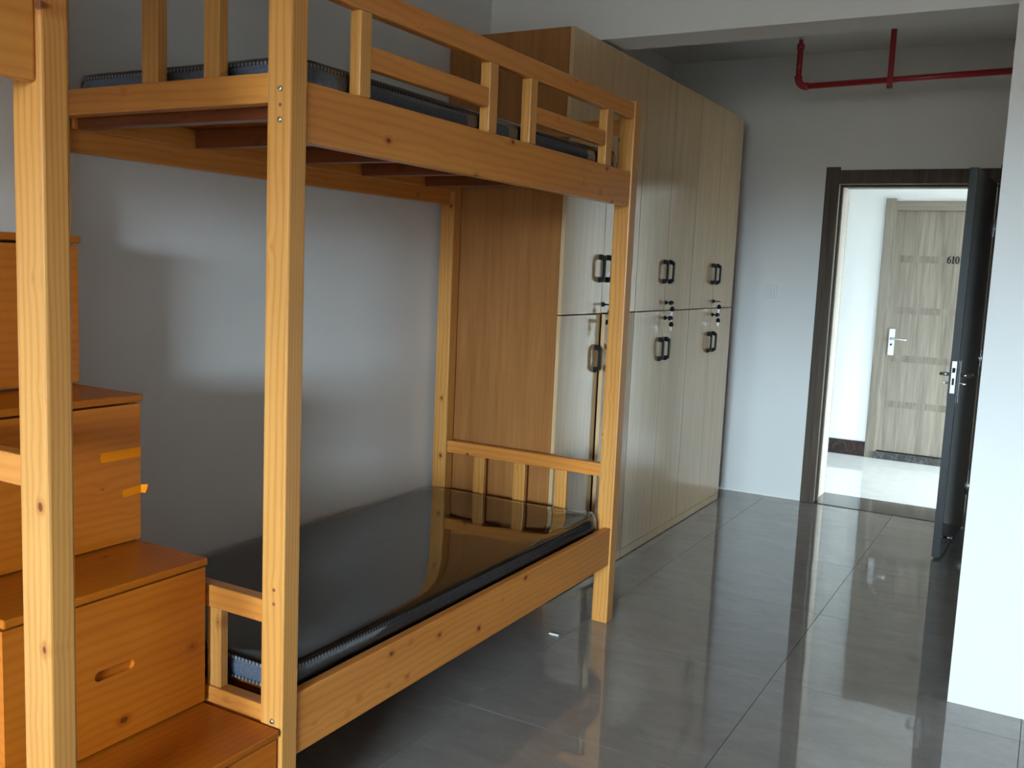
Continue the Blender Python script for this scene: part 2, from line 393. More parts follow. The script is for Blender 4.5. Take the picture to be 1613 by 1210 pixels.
# far wall with the door opening
DX0, DX1, DZ = -1.273, -0.362, 2.060
bm = bmesh.new()
bm_box(bm, -4.1, DX0-0.03, FY, FY2, 0, CZ+0.05); bm_box(bm, DX1+0.03, CORR_X+0.12, FY, FY2, 0, CZ+0.05); bm_box(bm, DX0-0.03, DX1+0.03, FY, FY2, DZ+0.03, CZ+0.05)
struct(link('wall_far', bm, 'wall'), 'white end wall around the open doorway', 'wall')
# corridor
struct(box('floor_corridor', -4.0, CORR_X, FY2, CY, -0.08, 0.0, 'white_tile'), 'pale polished tile floor of the corridor beyond the door', 'floor')
struct(box('ceiling_corridor', -4.0, CORR_X, FY2, CY, 2.6, 2.7, 'wall_in'), 'white ceiling of the corridor beyond the door', 'ceiling')
D6X0, D6X1, D6Z0, D6Z1 = -1.207, -0.307, 0.066, 2.045
bm = bmesh.new()
bm_box(bm, -4.0, D6X0, CY, CY+0.2, 0, 2.7); bm_box(bm, D6X1, CORR_X, CY, CY+0.2, 0, 2.7); bm_box(bm, D6X0, D6X1, CY, CY+0.2, D6Z1, 2.7); bm_box(bm, D6X0, D6X1, CY+0.19, CY+0.2, 0, D6Z1)
struct(link('wall_corridor', bm, 'wall'), 'brightly lit white corridor wall seen through the doorway', 'wall')
struct(box('wall_corridor_end', -4.1, -4.0, FY2, CY, 0, 2.7, 'wall'), 'white end wall of the corridor out of sight', 'wall')
bm = bmesh.new()
bm_box(bm, CORR_X, CORR_X+0.12, FY2, CWY0, 0, 2.7); bm_box(bm, CORR_X, CORR_X+0.12, CWY1, CY, 0, 2.7); bm_box(bm, CORR_X, CORR_X+0.12, CWY0, CWY1, 0, CWZ0); bm_box(bm, CORR_X, CORR_X+0.12, CWY0, CWY1, CWZ1, 2.7)
struct(link('wall_corridor_window', bm, 'wall'), 'white corridor end wall with a window out of sight', 'wall')
bb = struct(empty('baseboard_corridor', (-2.5, CY-0.01, 0)), 'dark brown marble baseboard along the corridor wall', 'baseboard')
for k in range(4):
    x1 = -1.292-0.8*k; box('baseboard_piece', x1-0.797, x1, CY-0.014, CY-0.0005, 0, 0.126, 'marble_b', bb, 0.001, 1)
struct(box('trim_1', DX0-0.01, DX1+0.01, FY-0.012, FY2+0.02, -0.07, 0.004, 'marble', None, 0.002, 1), 'dark veined marble threshold under the open door', 'threshold')
struct(box('trim_2', D6X0-0.02, D6X1+0.02, CY-0.03, CY+0.18, 0.0, 0.060, 'marble', None, 0.002, 1), 'dark marble threshold under the corridor door', 'threshold')

# ------------------------------------------------------------------ room door, standing open
door = struct(empty('door_1', ((DX0+DX1)/2, FY, 0)), 'shade-darkened laminate entrance door swung open into the room', 'door')
cw = 0.085
box('door_casing', DX0-cw+0.004, DX0+0.004, FY-0.022, FY, 0, 2.165, 'frame_dark', door, 0.003)
box('door_casing', DX1-0.004, DX1+cw-0.004, FY-0.022, FY, 0, 2.165, 'frame_dark', door, 0.003)
box('door_head', DX0+0.004, DX1-0.004, FY-0.020, FY, DZ, 2.146, 'frame_dark', door, 0.003)
# linings: rebate for the leaf on the room side, then the reveal
for s, x in ((1, DX0), (-1, DX1)):
    a, b = sorted((x-s*0.03, x)); box('jamb_lining', a, b, FY, FY2, 0, DZ+0.03, 'jamb', door)
    a, b = sorted((x, x+s*0.014)); box('jamb_stop', a, b, FY+0.05, FY+0.09, 0, DZ, 'frame_dark', door, 0.002, 1)
    a, b = sorted((x-s*0.03, x-s*0.03+s*0.0)) if False else sorted((x-s*(cw-0.004), x+s*0.0)); box('outer_casing', a, b, FY2, FY2+0.02, 0, 2.15, 'greywood', door, 0.003)
box('head_lining', DX0, DX1, FY, FY2, DZ, DZ+0.03, 'greywood', door)
box('head_stop', DX0+0.014, DX1-0.014, FY+0.05, FY+0.09, DZ-0.014, DZ, 'frame_dark', door, 0.002, 1)

def lever_set(parent, px, face_x, s, ypl, z, dirn):
    """escutcheon plate, lever and thumb-turn on the leaf face at face_x (outward +-x = s), lever reaching along y by dirn"""
    pl = box('escutcheon', *sorted((face_x, face_x+s*0.007)), ypl-0.021, ypl+0.021, z-0.15, z+0.08, 'steel', parent, 0.003)
    bm = bmesh.new()
    bm_cyl(bm, (face_x+s*0.004, ypl, z), (face_x+s*0.05, ypl, z), 0.010, 14)
    bm_tube(bm, [(face_x+s*0.048, ypl-dirn*0.006, z), (face_x+s*0.052, ypl+dirn*0.03, z), (face_x+s*0.05, ypl+dirn*0.08, z-0.002), (face_x+s*0.046, ypl+dirn*0.12, z-0.003)], 0.008, 10)
    shift(bm, (face_x, ypl, z)); link('lever', bm, 'steel', parent, (face_x, ypl, z), True)
    bm = bmesh.new(); zz = z-0.045
    bm_cyl(bm, (face_x+s*0.004, ypl, zz), (face_x+s*0.022, ypl, zz), 0.008, 12)
    bm_box(bm, *sorted((face_x+s*0.02, face_x+s*0.034)), ypl-0.013, ypl+0.013, zz-0.004, zz+0.004, 0.001, 1)
    shift(bm, (face_x, ypl, zz)); link('thumb_turn', bm, 'steel', parent, (face_x, ypl, zz))
# the leaf is built along -y from the hinge at its origin, then turned a little
HX, HY = -0.372, 6.300
LT, LW = 0.042, 0.872
leaf = link('door_leaf', (lambda b: (bm_box(b, -LT, 0, -LW, 0, 0.012, 2.056, 0.003, 2), b)[1])(bmesh.new()), 'leaf', door, (HX, HY, 0))
leaf['label'] = 'shade-darkened glossy door leaf'
def leaf_part(o): return o
edge_y = HY-LW
# edge strip, mortise lock plate, levers, stop
box('edge_strip', HX-LT+0.002, HX-0.002, edge_y-0.0015, edge_y+0.004, 0.014, 2.054, plain('dark_edge_band', (0.022, 0.024, 0.028), 0.35, spec=0.3), leaf)
lp = box('lock_plate', HX-LT/2-0.012, HX-LT/2+0.012, edge_y-0.0035, edge_y, 0.895, 1.065, 'steel', leaf, 0.001, 1)
box('latch_bolt', HX-LT/2-0.007, HX-LT/2+0.007, edge_y-0.012, edge_y-0.0035, 1.005, 1.03, 'black', leaf, 0.001, 1)
box('dead_bolt_slot', HX-LT/2-0.005, HX-LT/2+0.005, edge_y-0.0045, edge_y-0.0035, 0.94, 0.975, 'black', leaf)
lever_set(leaf, 0, HX, 1, edge_y+0.055, 0.99, 1)
lever_set(leaf, 0, HX-LT, -1, edge_y+0.055, 0.99, 1)
bm = bmesh.new(); bm_cyl(bm, (0, 0, 0), (0.03, 0, 0), 0.006, 10); bm_cyl(bm, (0.03, 0, 0), (0.036, 0, 0), 0.012, 14)
link('door_stop', bm, 'steel', leaf, (HX, edge_y+0.12, 0.10), True)
for z in (0.25, 1.03, 1.8):
    bm = bmesh.new(); bm_cyl(bm, (0.006, 0.004, -0.05), (0.006, 0.004, 0.05), 0.007, 10); link('hinge', bm, 'steel', leaf, (HX, HY, z), True)
leaf.rotation_euler = (0, 0, -math.radians(2.9))

# ------------------------------------------------------------------ corridor door 610
d6 = struct(empty('door_2', ((D6X0+D6X1)/2, CY, 0)), 'grey-brown wood-grain door numbered 610 across the corridor', 'door')
box('door_leaf', D6X0+0.003, D6X1-0.003, CY+0.012, CY+0.054, D6Z0, D6Z1-0.003, 'greywood', d6, 0.002, 1)
box('door_casing', D6X0-0.085, D6X0-0.004, CY-0.022, CY, 0.0, 2.137, 'greywood', d6, 0.003)
box('door_casing', D6X1+0.004, D6X1+0.085, CY-0.022, CY, 0.0, 2.137, 'greywood', d6, 0.003)
box('door_head', D6X0-0.004, D6X1+0.004, CY-0.020, CY, D6Z1-0.002, 2.118, 'greywood_h', d6, 0.003)
box('seal_strip', D6X0-0.004, D6X0+0.004, CY-0.012, CY+0.012, D6Z0-0.01, D6Z1, 'inlay', d6, 0.001, 1)
for z in (1.655, 1.24, 0.845, 0.465):
    box('inlay_strip', D6X0+0.05, D6X1-0.05, CY+0.0105, CY+0.013, z-0.028, z+0.028, 'inlay', d6)
yp = CY+0.012
box('escutcheon', -1.185, -1.137, yp-0.008, yp, 0.865, 1.085, 'steel', d6, 0.003)
bm = bmesh.new(); bm_cyl(bm, (0, 0, 0), (0, -0.05, 0), 0.010, 14)
bm_tube(bm, [(-0.006, -0.048, 0), (0.03, -0.052, 0), (0.08, -0.05, -0.003), (0.118, -0.046, -0.004)], 0.0075, 10)
link('lever', bm, 'steel', d6, (-1.161, yp-0.006, 1.005), True)
bm = bmesh.new(); bm_cyl(bm, (0, 0, 0), (0, -0.012, 0), 0.009, 14); link('keyhole', bm, 'black', d6, (-1.161, yp-0.006, 0.955), True)
bm = bmesh.new(); bm_cyl(bm, (0, 0, 0), (0, -0.012, 0), 0.012, 14); link('rosette', bm, 'zinc', d6, (-1.161, yp-0.006, 1.005), True)
# the number 610, drawn as thin raised figures
def ring(bm, cx, cz, rx, rz, tx, tz, n=28, d=0.002):
    o = [(cx+rx*math.cos(2*PI*i/n), cz+rz*math.sin(2*PI*i/n)) for i in range(n)]
    q = [(cx+(rx-tx)*math.cos(2*PI*i/n), cz+(rz-tz)*math.sin(2*PI*i/n)) for i in range(n)]
    for y0 in (0.0,):
        vo = [[bm.verts.new((p[0], yy, p[1])) for p in o] for yy in (0, -d)]
        vi = [[bm.verts.new((p[0], yy, p[1])) for p in q] for yy in (0, -d)]
    for i in range(n):
        j = (i+1) % n
        bm.faces.new((vo[1][i], vo[1][j], vi[1][j], vi[1][i])); bm.faces.new((vo[0][i], vo[0][j], vo[1][j], vo[1][i])); bm.faces.new((vi[0][i], vi[1][i], vi[1][j], vi[0][j]))
def poly(bm, pts, d=0.002):
    bm_prism(bm, [(p[0], p[1]) for p in pts], 1, -d, 0.0)
bm = bmesh.new(); h = 0.060
ring(bm, 0.0145, 0.0185, 0.0145, 0.0185, 0.0082, 0.0050)                                   # 6: bowl
st = [(0.0, 0.020), (0.0015, 0.036), (0.008, 0.051), (0.020, h), (0.026, h), (0.020, 0.052), (0.012, 0.040), (0.0085, 0.024)]
poly(bm, st)
poly(bm, [(0.039, 0.003), (0.0490, 0.003), (0.0490, h), (0.043, h), (0.035, 0.0535), (0.035, 0.051), (0.039, 0.051)])   # 1: stem
poly(bm, [(0.034, 0.0), (0.0535, 0.0), (0.0535, 0.0032), (0.034, 0.0032)])
ring(bm, 0.0735, h/2, 0.0155, h/2, 0.0088, 0.0052)                                         # 0
link('room_number', bm, 'number', d6, (-0.801, yp+0.0, 1.629))

# ------------------------------------------------------------------ light switch on the end wall
sw = tag(empty('light_switch', (-1.657, FY, 1.365)), 'white three-rocker light switch on the end wall', 'light switch')
box('switch_plate', -1.703, -1.611, FY-0.009, FY, 1.322, 1.408, 'switch', sw, 0.003)
for k in range(3):
    x = -1.687+k*0.0205; o = box('rocker', x, x+0.0192, FY-0.0135, FY-0.008, 1.336, 1.394, 'switch', sw, 0.0015, 1); o.rotation_euler = (math.radians(2.5 if k != 1 else -2.5), 0, 0)

# ------------------------------------------------------------------ red sprinkler pipe under the ceiling
PYP = 5.6
pz0 = 2.534
pipe = tag(empty('sprinkler_pipe', (-1.40, PYP, pz0)), 'red fire sprinkler pipe bending upwards above the doorway', 'pipe')
pr = 0.0165; ex = -1.400
slope = 0.022/1.1
bm = bmesh.new(); bm_cyl(bm, (ex+0.045, PYP, pz0+0.001), (PX, PYP, pz0+0.001+slope*(PX-ex)), pr, 20); shift(bm, (ex, PYP, pz0)); link('pipe_run', bm, 'red', pipe, (ex, PYP, pz0), True)
bm = bmesh.new(); bm_cyl(bm, (0, 0, 0.04), (0, 0, 0.225), pr, 20); link('riser', bm, 'red', pipe, (ex, PYP, pz0), True)
bm = bmesh.new()
bm_tube(bm, [(0.05-0.05*math.sin(a)-0.0, 0, 0.05-0.05*math.cos(a)) if False else (0.05-0.05*math.cos(a), 0, 0.05-0.05*math.sin(a)) for a in [i*PI/2/8 for i in range(9)]], 0.020, 16)
bm_cyl(bm, (0, 0, 0.045), (0, 0, 0.058), 0.0225, 18); bm_cyl(bm, (0.045, 0, 0), (0.058, 0, 0), 0.0225, 18)
link('elbow', bm, 'red', pipe, (ex, PYP, pz0), True)
bm = bmesh.new(); bm_cyl(bm, (0, 0, 0.205), (0, 0, 0.235), 0.021, 18); bm_cyl(bm, (0, 0, 0.235), (0, 0, 0.258), 0.012, 14)
link('reducer', bm, 'red', pipe, (ex, PYP, pz0), True)
bm = bmesh.new(); bm_cyl(bm, (0, 0, 0.258), (0, 0, 0.268), 0.012, 6); bm_cyl(bm, (0, 0, 0.292), (0, 0, 0.295), 0.014, 16)
bm_tube(bm, [(-0.009, 0, 0.266), (-0.012, 0, 0.28), (-0.006, 0, 0.293)], 0.002, 6); bm_tube(bm, [(0.009, 0, 0.266), (0.012, 0, 0.28), (0.006, 0, 0.293)], 0.002, 6); bm_cyl(bm, (0, 0, 0.268), (0, 0, 0.292), 0.0025, 8)
link('sprinkler_head', bm, 'brass', pipe, (ex, PYP, pz0), True)
hx = -0.905
bm = bmesh.new(); bm_box(bm, hx-0.015, hx+0.015, PYP-pr-0.006, PYP-pr-0.001, pz0-0.035, CZ, 0.001, 1); bm_box(bm, hx-0.015, hx+0.015, PYP-pr-0.006, PYP+pr, pz0-0.035, pz0-0.030, 0.001, 1)
shift(bm, (hx, PYP, pz0)); link('hanger_strap', bm, 'red', pipe, (hx, PYP, pz0))

# ------------------------------------------------------------------ wardrobes: three units side by side
CXF, CXB, CTOP, CMID = -1.810, -2.412, 2.434, 1.258
units = [(3.582, 4.386), (4.388, 5.188), (5.190, 5.990)]
def handle_mesh():
    bm = bmesh.new()
    out = [(0, 0), (0.012, 0.0), (0.029, 0.013), (0.030, 0.112), (0.012, 0.125), (0, 0.125)]
    inn = [(0, 0.024), (0.016, 0.024), (0.021, 0.030), (0.021, 0.095), (0.016, 0.101), (0, 0.101)]
    n = len(out); hw = 0.0075
    V = {}
    for y in (-hw, hw):
        V[y] = ([bm.verts.new((p[0], y, p[1])) for p in out], [bm.verts.new((p[0], y, p[1])) for p in inn])
    for i in range(n-1):
        for y in (-hw, hw):
            o, q = V[y]; bm.faces.new((o[i], o[i+1], q[i+1], q[i]))
        bm.faces.new((V[-hw][0][i], V[-hw][0][i+1], V[hw][0][i+1], V[hw][0][i])); bm.faces.new((V[-hw][1][i], V[-hw][1][i+1], V[hw][1][i+1], V[hw][1][i]))
    for i in (0, n-1): bm.faces.new((V[-hw][0][i], V[hw][0][i], V[hw][1][i], V[-hw][1][i]))
    return bm
def key_mesh(bm, o, dirv, flat, blade):
    """key head starting at o going along dirv; flat = the wide direction of the head"""
    o, d, f = Vector(o), Vector(dirv), Vector(flat); nrm = d.cross(f)
    prof = [(-0.004, 0), (-0.011, 0.003), (-0.012, 0.014), (-0.009, 0.021), (-0.004, 0.026), (0.004, 0.026), (0.009, 0.021), (0.012, 0.014), (0.011, 0.003), (0.004, 0)]
    A = [bm.verts.new(o+f*p[0]+d*p[1]+nrm*0.003) for p in prof]; B = [bm.verts.new(o+f*p[0]+d*p[1]-nrm*0.003) for p in prof]
    n = len(prof); bm.faces.new(A); bm.faces.new(B[::-1])
    for i in range(n): bm.faces.new((A[i], A[(i+1) % n], B[(i+1) % n], B[i]))
def lock_and_keys(door_o, x, y, z, edgewise, blade_mat):
    bm = bmesh.new(); bm_cyl(bm, (-0.002, 0, 0), (0.006, 0, 0), 0.011, 16); bm_cyl(bm, (0.006, 0, 0), (0.011, 0, 0), 0.007, 12)
    link('lock', bm, 'black', door_o, (x, y, z), True)
    bm = bmesh.new(); bm_box(bm, 0.009, 0.022, -0.0012, 0.0012, -0.0035, 0.0035)
    key_mesh(bm, (0.021, 0, 0), (1, 0, 0), (0, 1, 0) if edgewise else (0, 0, 1), 0)
    link('key', bm, 'blackplastic', door_o, (x, y, z))
    bm = bmesh.new(); rr = 0.010
    bm_tube(bm, [(0.040, rr*math.sin(a)*0.5, -0.009+rr*math.cos(a)) for a in [2*PI*i/14 for i in range(14)]], 0.0009, 6, True)
    link('key_ring', bm, 'zinc', door_o, (x, y, z), True)
    bm = bmesh.new(); key_mesh(bm, (0.040, 0.0, -0.045), (0, 0, 1), (0.8, 0.6, 0), 0); link('hanging_key', bm, 'blackplastic', door_o, (x, y, z))
    bm = bmesh.new(); bm_box(bm, 0.040-0.0035, 0.040+0.0035, -0.001, 0.001, -0.067, -0.044); link('key_blade', bm, blade_mat, door_o, (x, y, z))
ulabels = ['maple-coloured tall wardrobe nearest the bunk bed with one lower door ajar', 'maple-coloured tall wardrobe in the middle of the three', 'maple-coloured tall wardrobe farthest back beside the end wall']
for ui, (y0, y1) in enumerate(units):
    W = tag(empty('wardrobe', ((CXF+CXB)/2, (y0+y1)/2, 0)), ulabels[ui], 'wardrobe', 'wardrobes along the left wall')
    xb = CXF-0.020
    box('side_panel', CXB, xb, y0, y0+0.018, 0, CTOP, 'maple', W, 0.0008, 1)
    box('side_panel', CXB, xb, y1-0.018, y1, 0, CTOP, 'maple', W, 0.0008, 1)
    box('top_panel', CXB, xb, y0+0.018, y1-0.018, CTOP-0.018, CTOP, 'maple', W)
    box('back_panel', CXB, CXB+0.008, y0+0.018, y1-0.018, 0.07, CTOP-0.018, 'maple', W)
    box('middle_shelf', CXB+0.008, xb, y0+0.018, y1-0.018, CMID-0.009, CMID+0.009, 'maple', W)
    box('bottom_panel', CXB+0.008, xb, y0+0.018, y1-0.018, 0.052, 0.07, 'maple', W)
    box('plinth', xb, CXF-0.002, y0+0.001, y1-0.001, 0.005, 0.047, 'maple_door', W)
    box('floor_seal', xb, CXF-0.006, y0+0.001, y1-0.001, 0.0, 0.005, 'plinth_line', W)
    sp = (y0+y1)/2
    for up in (1, 0):
        z0, z1 = (CMID+0.002, CTOP-0.001) if up else (0.050, CMID-0.003)
        hz = 1.400 if up else 0.992
        lz = 1.300 if up else 1.219
        for rt in (0, 1):
            a, b = (y0+0.001, sp-0.0016) if not rt else (sp+0.0016, y1-0.001)
            hinge = a if not rt else b
            bm = bmesh.new(); bm_box(bm, CXF-0.018, CXF, a, b, z0, z1, 0.0009, 1); shift(bm, (CXF-0.018, hinge, 0))
            d = link('cabinet_door', bm, 'maple_door', W, (CXF-0.018, hinge, 0))
            hy = sp-0.043 if not rt else sp+0.043
            link('handle', handle_mesh(), 'black', d, (CXF, hy, hz))
            # edge banding: pale where it shows, painted shade-dark inside the gaps
            pale = (ui == 0 and (not rt or not up))
            box('edge_band', CXF-0.0175, CXF-0.0008, a-0.0006, a, z0+0.001, z1-0.001, 'maple_edge' if pale else 'gap_shade', d)
            if rt: lock_and_keys(d, CXF, sp+0.016, lz, up == 1 and ui != 1, 'zinc')
            if ui == 0 and not rt:   # light front edge strip next to the bed
                pass
            if ui == 0 and rt and not up: d.rotation_euler = (0, 0, math.radians(3.4))

# ------------------------------------------------------------------ bunk bed
XO, XI = -1.495, -2.392           # outer faces of front and back posts
PWX = 0.070
Y0, Y0b, Y1, Y1b = 1.603, 1.658, 3.516, 3.576
bed = tag(empty('bunk_bed', ((XO+XI)/2, (Y0+Y1b)/2, 0)), 'varnished pine bunk bed between the storage stairs and the wardrobes', 'bunk bed')
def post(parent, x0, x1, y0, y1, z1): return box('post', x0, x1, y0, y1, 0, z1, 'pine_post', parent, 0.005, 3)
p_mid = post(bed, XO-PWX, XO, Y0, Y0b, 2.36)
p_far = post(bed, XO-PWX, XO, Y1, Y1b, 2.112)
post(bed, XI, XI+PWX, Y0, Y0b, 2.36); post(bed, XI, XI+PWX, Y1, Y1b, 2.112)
XR = XO-0.006                       # outer face of front rails
box('side_rail', XR-0.030, XR, Y0b, Y1, 0.250, 0.407, 'pine_side', bed, 0.004)
box('side_rail', XR-0.032, XR, Y0b, Y1, 1.708, 1.843, 'pine_side', bed, 0.004)
XB = XI+0.018
box('side_rail', XB, XB+0.030, Y0b, Y1, 0.250, 0.384, 'pine_side', bed, 0.004)
box('side_rail', XB, XB+0.030, Y0b, Y1, 1.708, 1.843, 'pine_side', bed, 0.004)
# end frames
xe0, xe1 = XI+PWX, XO-PWX
def endframe(ya, yb, rails, slats):
    for z0, z1 in rails: box('end_rail', xe0, xe1, ya, yb, z0, z1, 'pine_end', bed, 0.004)
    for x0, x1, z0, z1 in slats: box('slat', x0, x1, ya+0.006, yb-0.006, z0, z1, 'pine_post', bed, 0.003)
endframe(Y0+0.008, Y0+0.046, [(0.585, 0.642), (0.323, 0.380)], [(-1.759, -1.713, 0.380, 0.585), (-1.965, -1.919, 0.380, 0.585), (-2.171, -2.125, 0.380, 0.585)])
endframe(Y0+0.006, Y0+0.046, [(1.790, 1.856), (2.245, 2.305)], [(-1.990, -1.932, 1.856, 2.245), (-1.778, -1.726, 1.856, 2.245)])
endframe(Y1+0.008, Y1+0.044, [(0.612, 0.667), (0.323, 0.380)], [(-2.180, -2.126, 0.380, 0.612), (-1.977, -1.920, 0.380, 0.612), (-1.776, -1.719, 0.380, 0.612)])
endframe(Y1+0.012, Y1+0.044, [(1.790, 1.850), (1.985, 2.045)], [(-2.180, -2.126, 1.850, 1.985), (-1.977, -1.920, 1.850, 1.985), (-1.776, -1.719, 1.850, 1.985)])
# bearers, ledgers and boards under both mattresses
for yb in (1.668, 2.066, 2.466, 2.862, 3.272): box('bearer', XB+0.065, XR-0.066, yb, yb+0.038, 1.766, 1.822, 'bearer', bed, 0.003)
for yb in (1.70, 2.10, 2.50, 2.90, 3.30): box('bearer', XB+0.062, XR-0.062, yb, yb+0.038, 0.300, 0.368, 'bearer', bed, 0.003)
for zz, dz in ((1.766, 0.056), (0.300, 0.068)):
    box('ledger', XB+0.030, XB+0.060, Y0b+0.004, Y1-0.004, zz, zz+dz, 'pine_side', bed, 0.003); box('ledger', XR-0.060, XR-0.032, Y0b+0.004, Y1-0.004, zz, zz+dz, 'pine_side', bed, 0.003)
box('base_board', XB+0.032, XR-0.034, Y0b+0.004, Y1-0.004, 1.823, 1.838, 'stair_top', bed)
box('base_board', XB+0.032, XR-0.034, Y0b+0.034, Y1-0.004, 0.369, 0.386, 'stair_top', bed)
# guard rail of the upper bunk
gx0, gx1 = XR-0.034, XR
box('guard_rail', gx0, gx1, Y0b, Y1, 2.043, 2.104, 'pine_side', bed, 0.005)
bal = [(1.846, 1.888), (2.441, 2.488), (2.688, 2.733), (3.272, 3.326)]
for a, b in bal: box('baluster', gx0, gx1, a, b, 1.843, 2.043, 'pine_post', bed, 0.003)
box('guard_slat', gx0+0.003, gx1-0.002, 1.888, 2.441, 1.913, 1.969, 'pine_side', bed, 0.005)
box('guard_slat', gx0+0.003, gx1-0.002, 2.733, 3.272, 1.910, 1.964, 'pine_side', bed, 0.005)
# bolts and dowel holes on the near post
for z in (1.817, 1.751, 0.354):
    bm = bmesh.new(); bm_cyl(bm, (0, 0, 0), (0, -0.003, 0), 0.0068, 16); bm_cyl(bm, (0, -0.003, 0), (0, -0.0055, 0), 0.0068, 16, 0.004); o = link('bolt', bm, 'zinc', bed, (-1.524, Y0, z), True)
for z in (1.783, 0.677, 0.643):
    bm = bmesh.new(); bm_cyl(bm, (0, 0.004, 0), (0, -0.0006, 0), 0.0045, 12); link('dowel_plug', bm, 'hole', bed, (-1.525, Y0, z))

# ------------------------------------------------------------------ mattresses in plastic film
def outline(x0, x1, y0, y1, r, per=8, nl=26, ns=56):
    pts = []
    def arc(cx, cy, a0):
        for i in range(per+1):
            a = a0+PI/2*i/per; pts.append((cx+r*math.cos(a), cy+r*math.sin(a)))
    def seg(a, b, n):
        for i in range(1, n): pts.append((a[0]+(b[0]-a[0])*i/n, a[1]+(b[1]-a[1])*i/n))
    arc(x1-r, y1-r, 0); seg((x1-r, y1), (x0+r, y1), nl)
    arc(x0+r, y1-r, PI/2); seg((x0, y1-r), (x0, y0+r), ns)
    arc(x0+r, y0+r, PI); seg((x0+r, y0), (x1-r, y0), nl)
    arc(x1-r, y0+r, 1.5*PI); seg((x1, y0+r), (x1, y1-r), ns)
    return pts
def loops_mesh(bm, loops, cap_last=True, cap_first=False):
    rows = [[bm.verts.new(p) for p in lp] for lp in loops]; n = len(rows[0])
    for A, B in zip(rows[:-1], rows[1:]):
        for i in range(n): bm.faces.new((A[i], A[(i+1) % n], B[(i+1) % n], B[i]))
    if cap_last: bm.faces.new(rows[-1])
    if cap_first: bm.faces.new(rows[0][::-1])
def mattress(label, x0, x1, y0, y1, z0, z1, wob, seed):
    c = ((x0+x1)/2, (y0+y1)/2, z0); T = z1-z0
    root = tag(empty('mattress', c), label, 'mattress', 'plastic-wrapped mattresses')
    X0, X1, Ya, Yb = x0-c[0], x1-c[0], y0-c[1], y1-c[1]
    def lp(inset, z, r=0.075, f=None):
        pts = outline(X0+inset, X1-inset, Ya+inset, Yb-inset, max(0.02, r-inset*0.6))
        return [Vector((p[0], p[1], z + (f(p) if f else 0))) for p in pts]
    hw = (X1-X0)/2
    # side band
    bm = bmesh.new(); loops_mesh(bm, [lp(0.012, 0.001), lp(0.004, 0.006), lp(0.0, T*0.3), lp(-0.001, T*0.5), lp(0.0, T*0.7), lp(0.004, T-0.007)], False, True); link('side_band', bm, 'm_side', root, c, True)
    # top panel, softly domed and a bit uneven
    def und(p): return wob*noise.noise(Vector((p[0]*3+seed, p[1]*3, 0.3)))
    bm = bmesh.new(); ins = [0.004, 0.010, 0.03, 0.07, 0.13, 0.2, 0.28, hw-0.03]
    L = []
    for i in ins:
        zt = T-0.006 + 0.010*(1-math.exp(-i/0.05))
        L.append(lp(i, zt, 0.075, und if i > 0.02 else None))
    loops_mesh(bm, L); link('top_panel', bm, 'm_top', root, c, True)
    for zz in (T-0.0045, 0.006):
        bm = bmesh.new(); bm_tube(bm, lp(0.002, zz), 0.0042, 8, True); link('piping', bm, 'stitch', root, c, True)
    # film
    def wr(amp, sc):
        def f(v):
            n = noise.noise(Vector((v.x*sc+seed, v.y*sc, v.z*sc*2)))+0.5*noise.noise(Vector((v.x*sc*2.7, v.y*sc*2.7+seed, v.z*sc*5)))
            k = math.exp(-(((v.x-X1)/0.16)**2+((v.y-Yb)/0.22)**2))
            return n*amp*(1+4.0*k) + 0.014*k
        return f
    g = wr(0.0022, 13.0); L = []
    for ins_, zz, a in [(-0.001, 0.003, 0.3), (-0.005, T*0.2, 0.9), (-0.007, T*0.45, 1.0), (-0.006, T*0.75, 1.0), (-0.001, T+0.004, 0.9), (0.014, T+0.0085, 0.7), (0.04, T+0.0105, 0.6), (0.08, T+0.012, 0.5), (0.14, T+0.013, 0.4), (0.22, T+0.0135, 0.3), (0.30, T+0.0135, 0.3), (hw-0.03, T+0.0135, 0.3)]:
        row = lp(ins_, zz)
        for v in row:
            d = abs(g(v))*a; side = Vector((v.x, v.y, 0)).normalized()
            if zz < T: v.x += side.x*d*0.4; v.y += side.y*d*0.4
            else: v.z += d
        L.append(row)
    bm = bmesh.new(); loops_mesh(bm, L); link('plastic_film', bm, 'film', root, c, True)
    return root
mattress('dark grey plastic-wrapped mattress on the lower bunk', -2.392, -1.547, 1.668, 3.505, 0.387, 0.447, 0.004, 3.1)
mattress('dark grey plastic-wrapped mattress on the upper bunk', -2.335, -1.545, 1.668, 3.505, 1.839, 1.898, 0.004, 8.4)

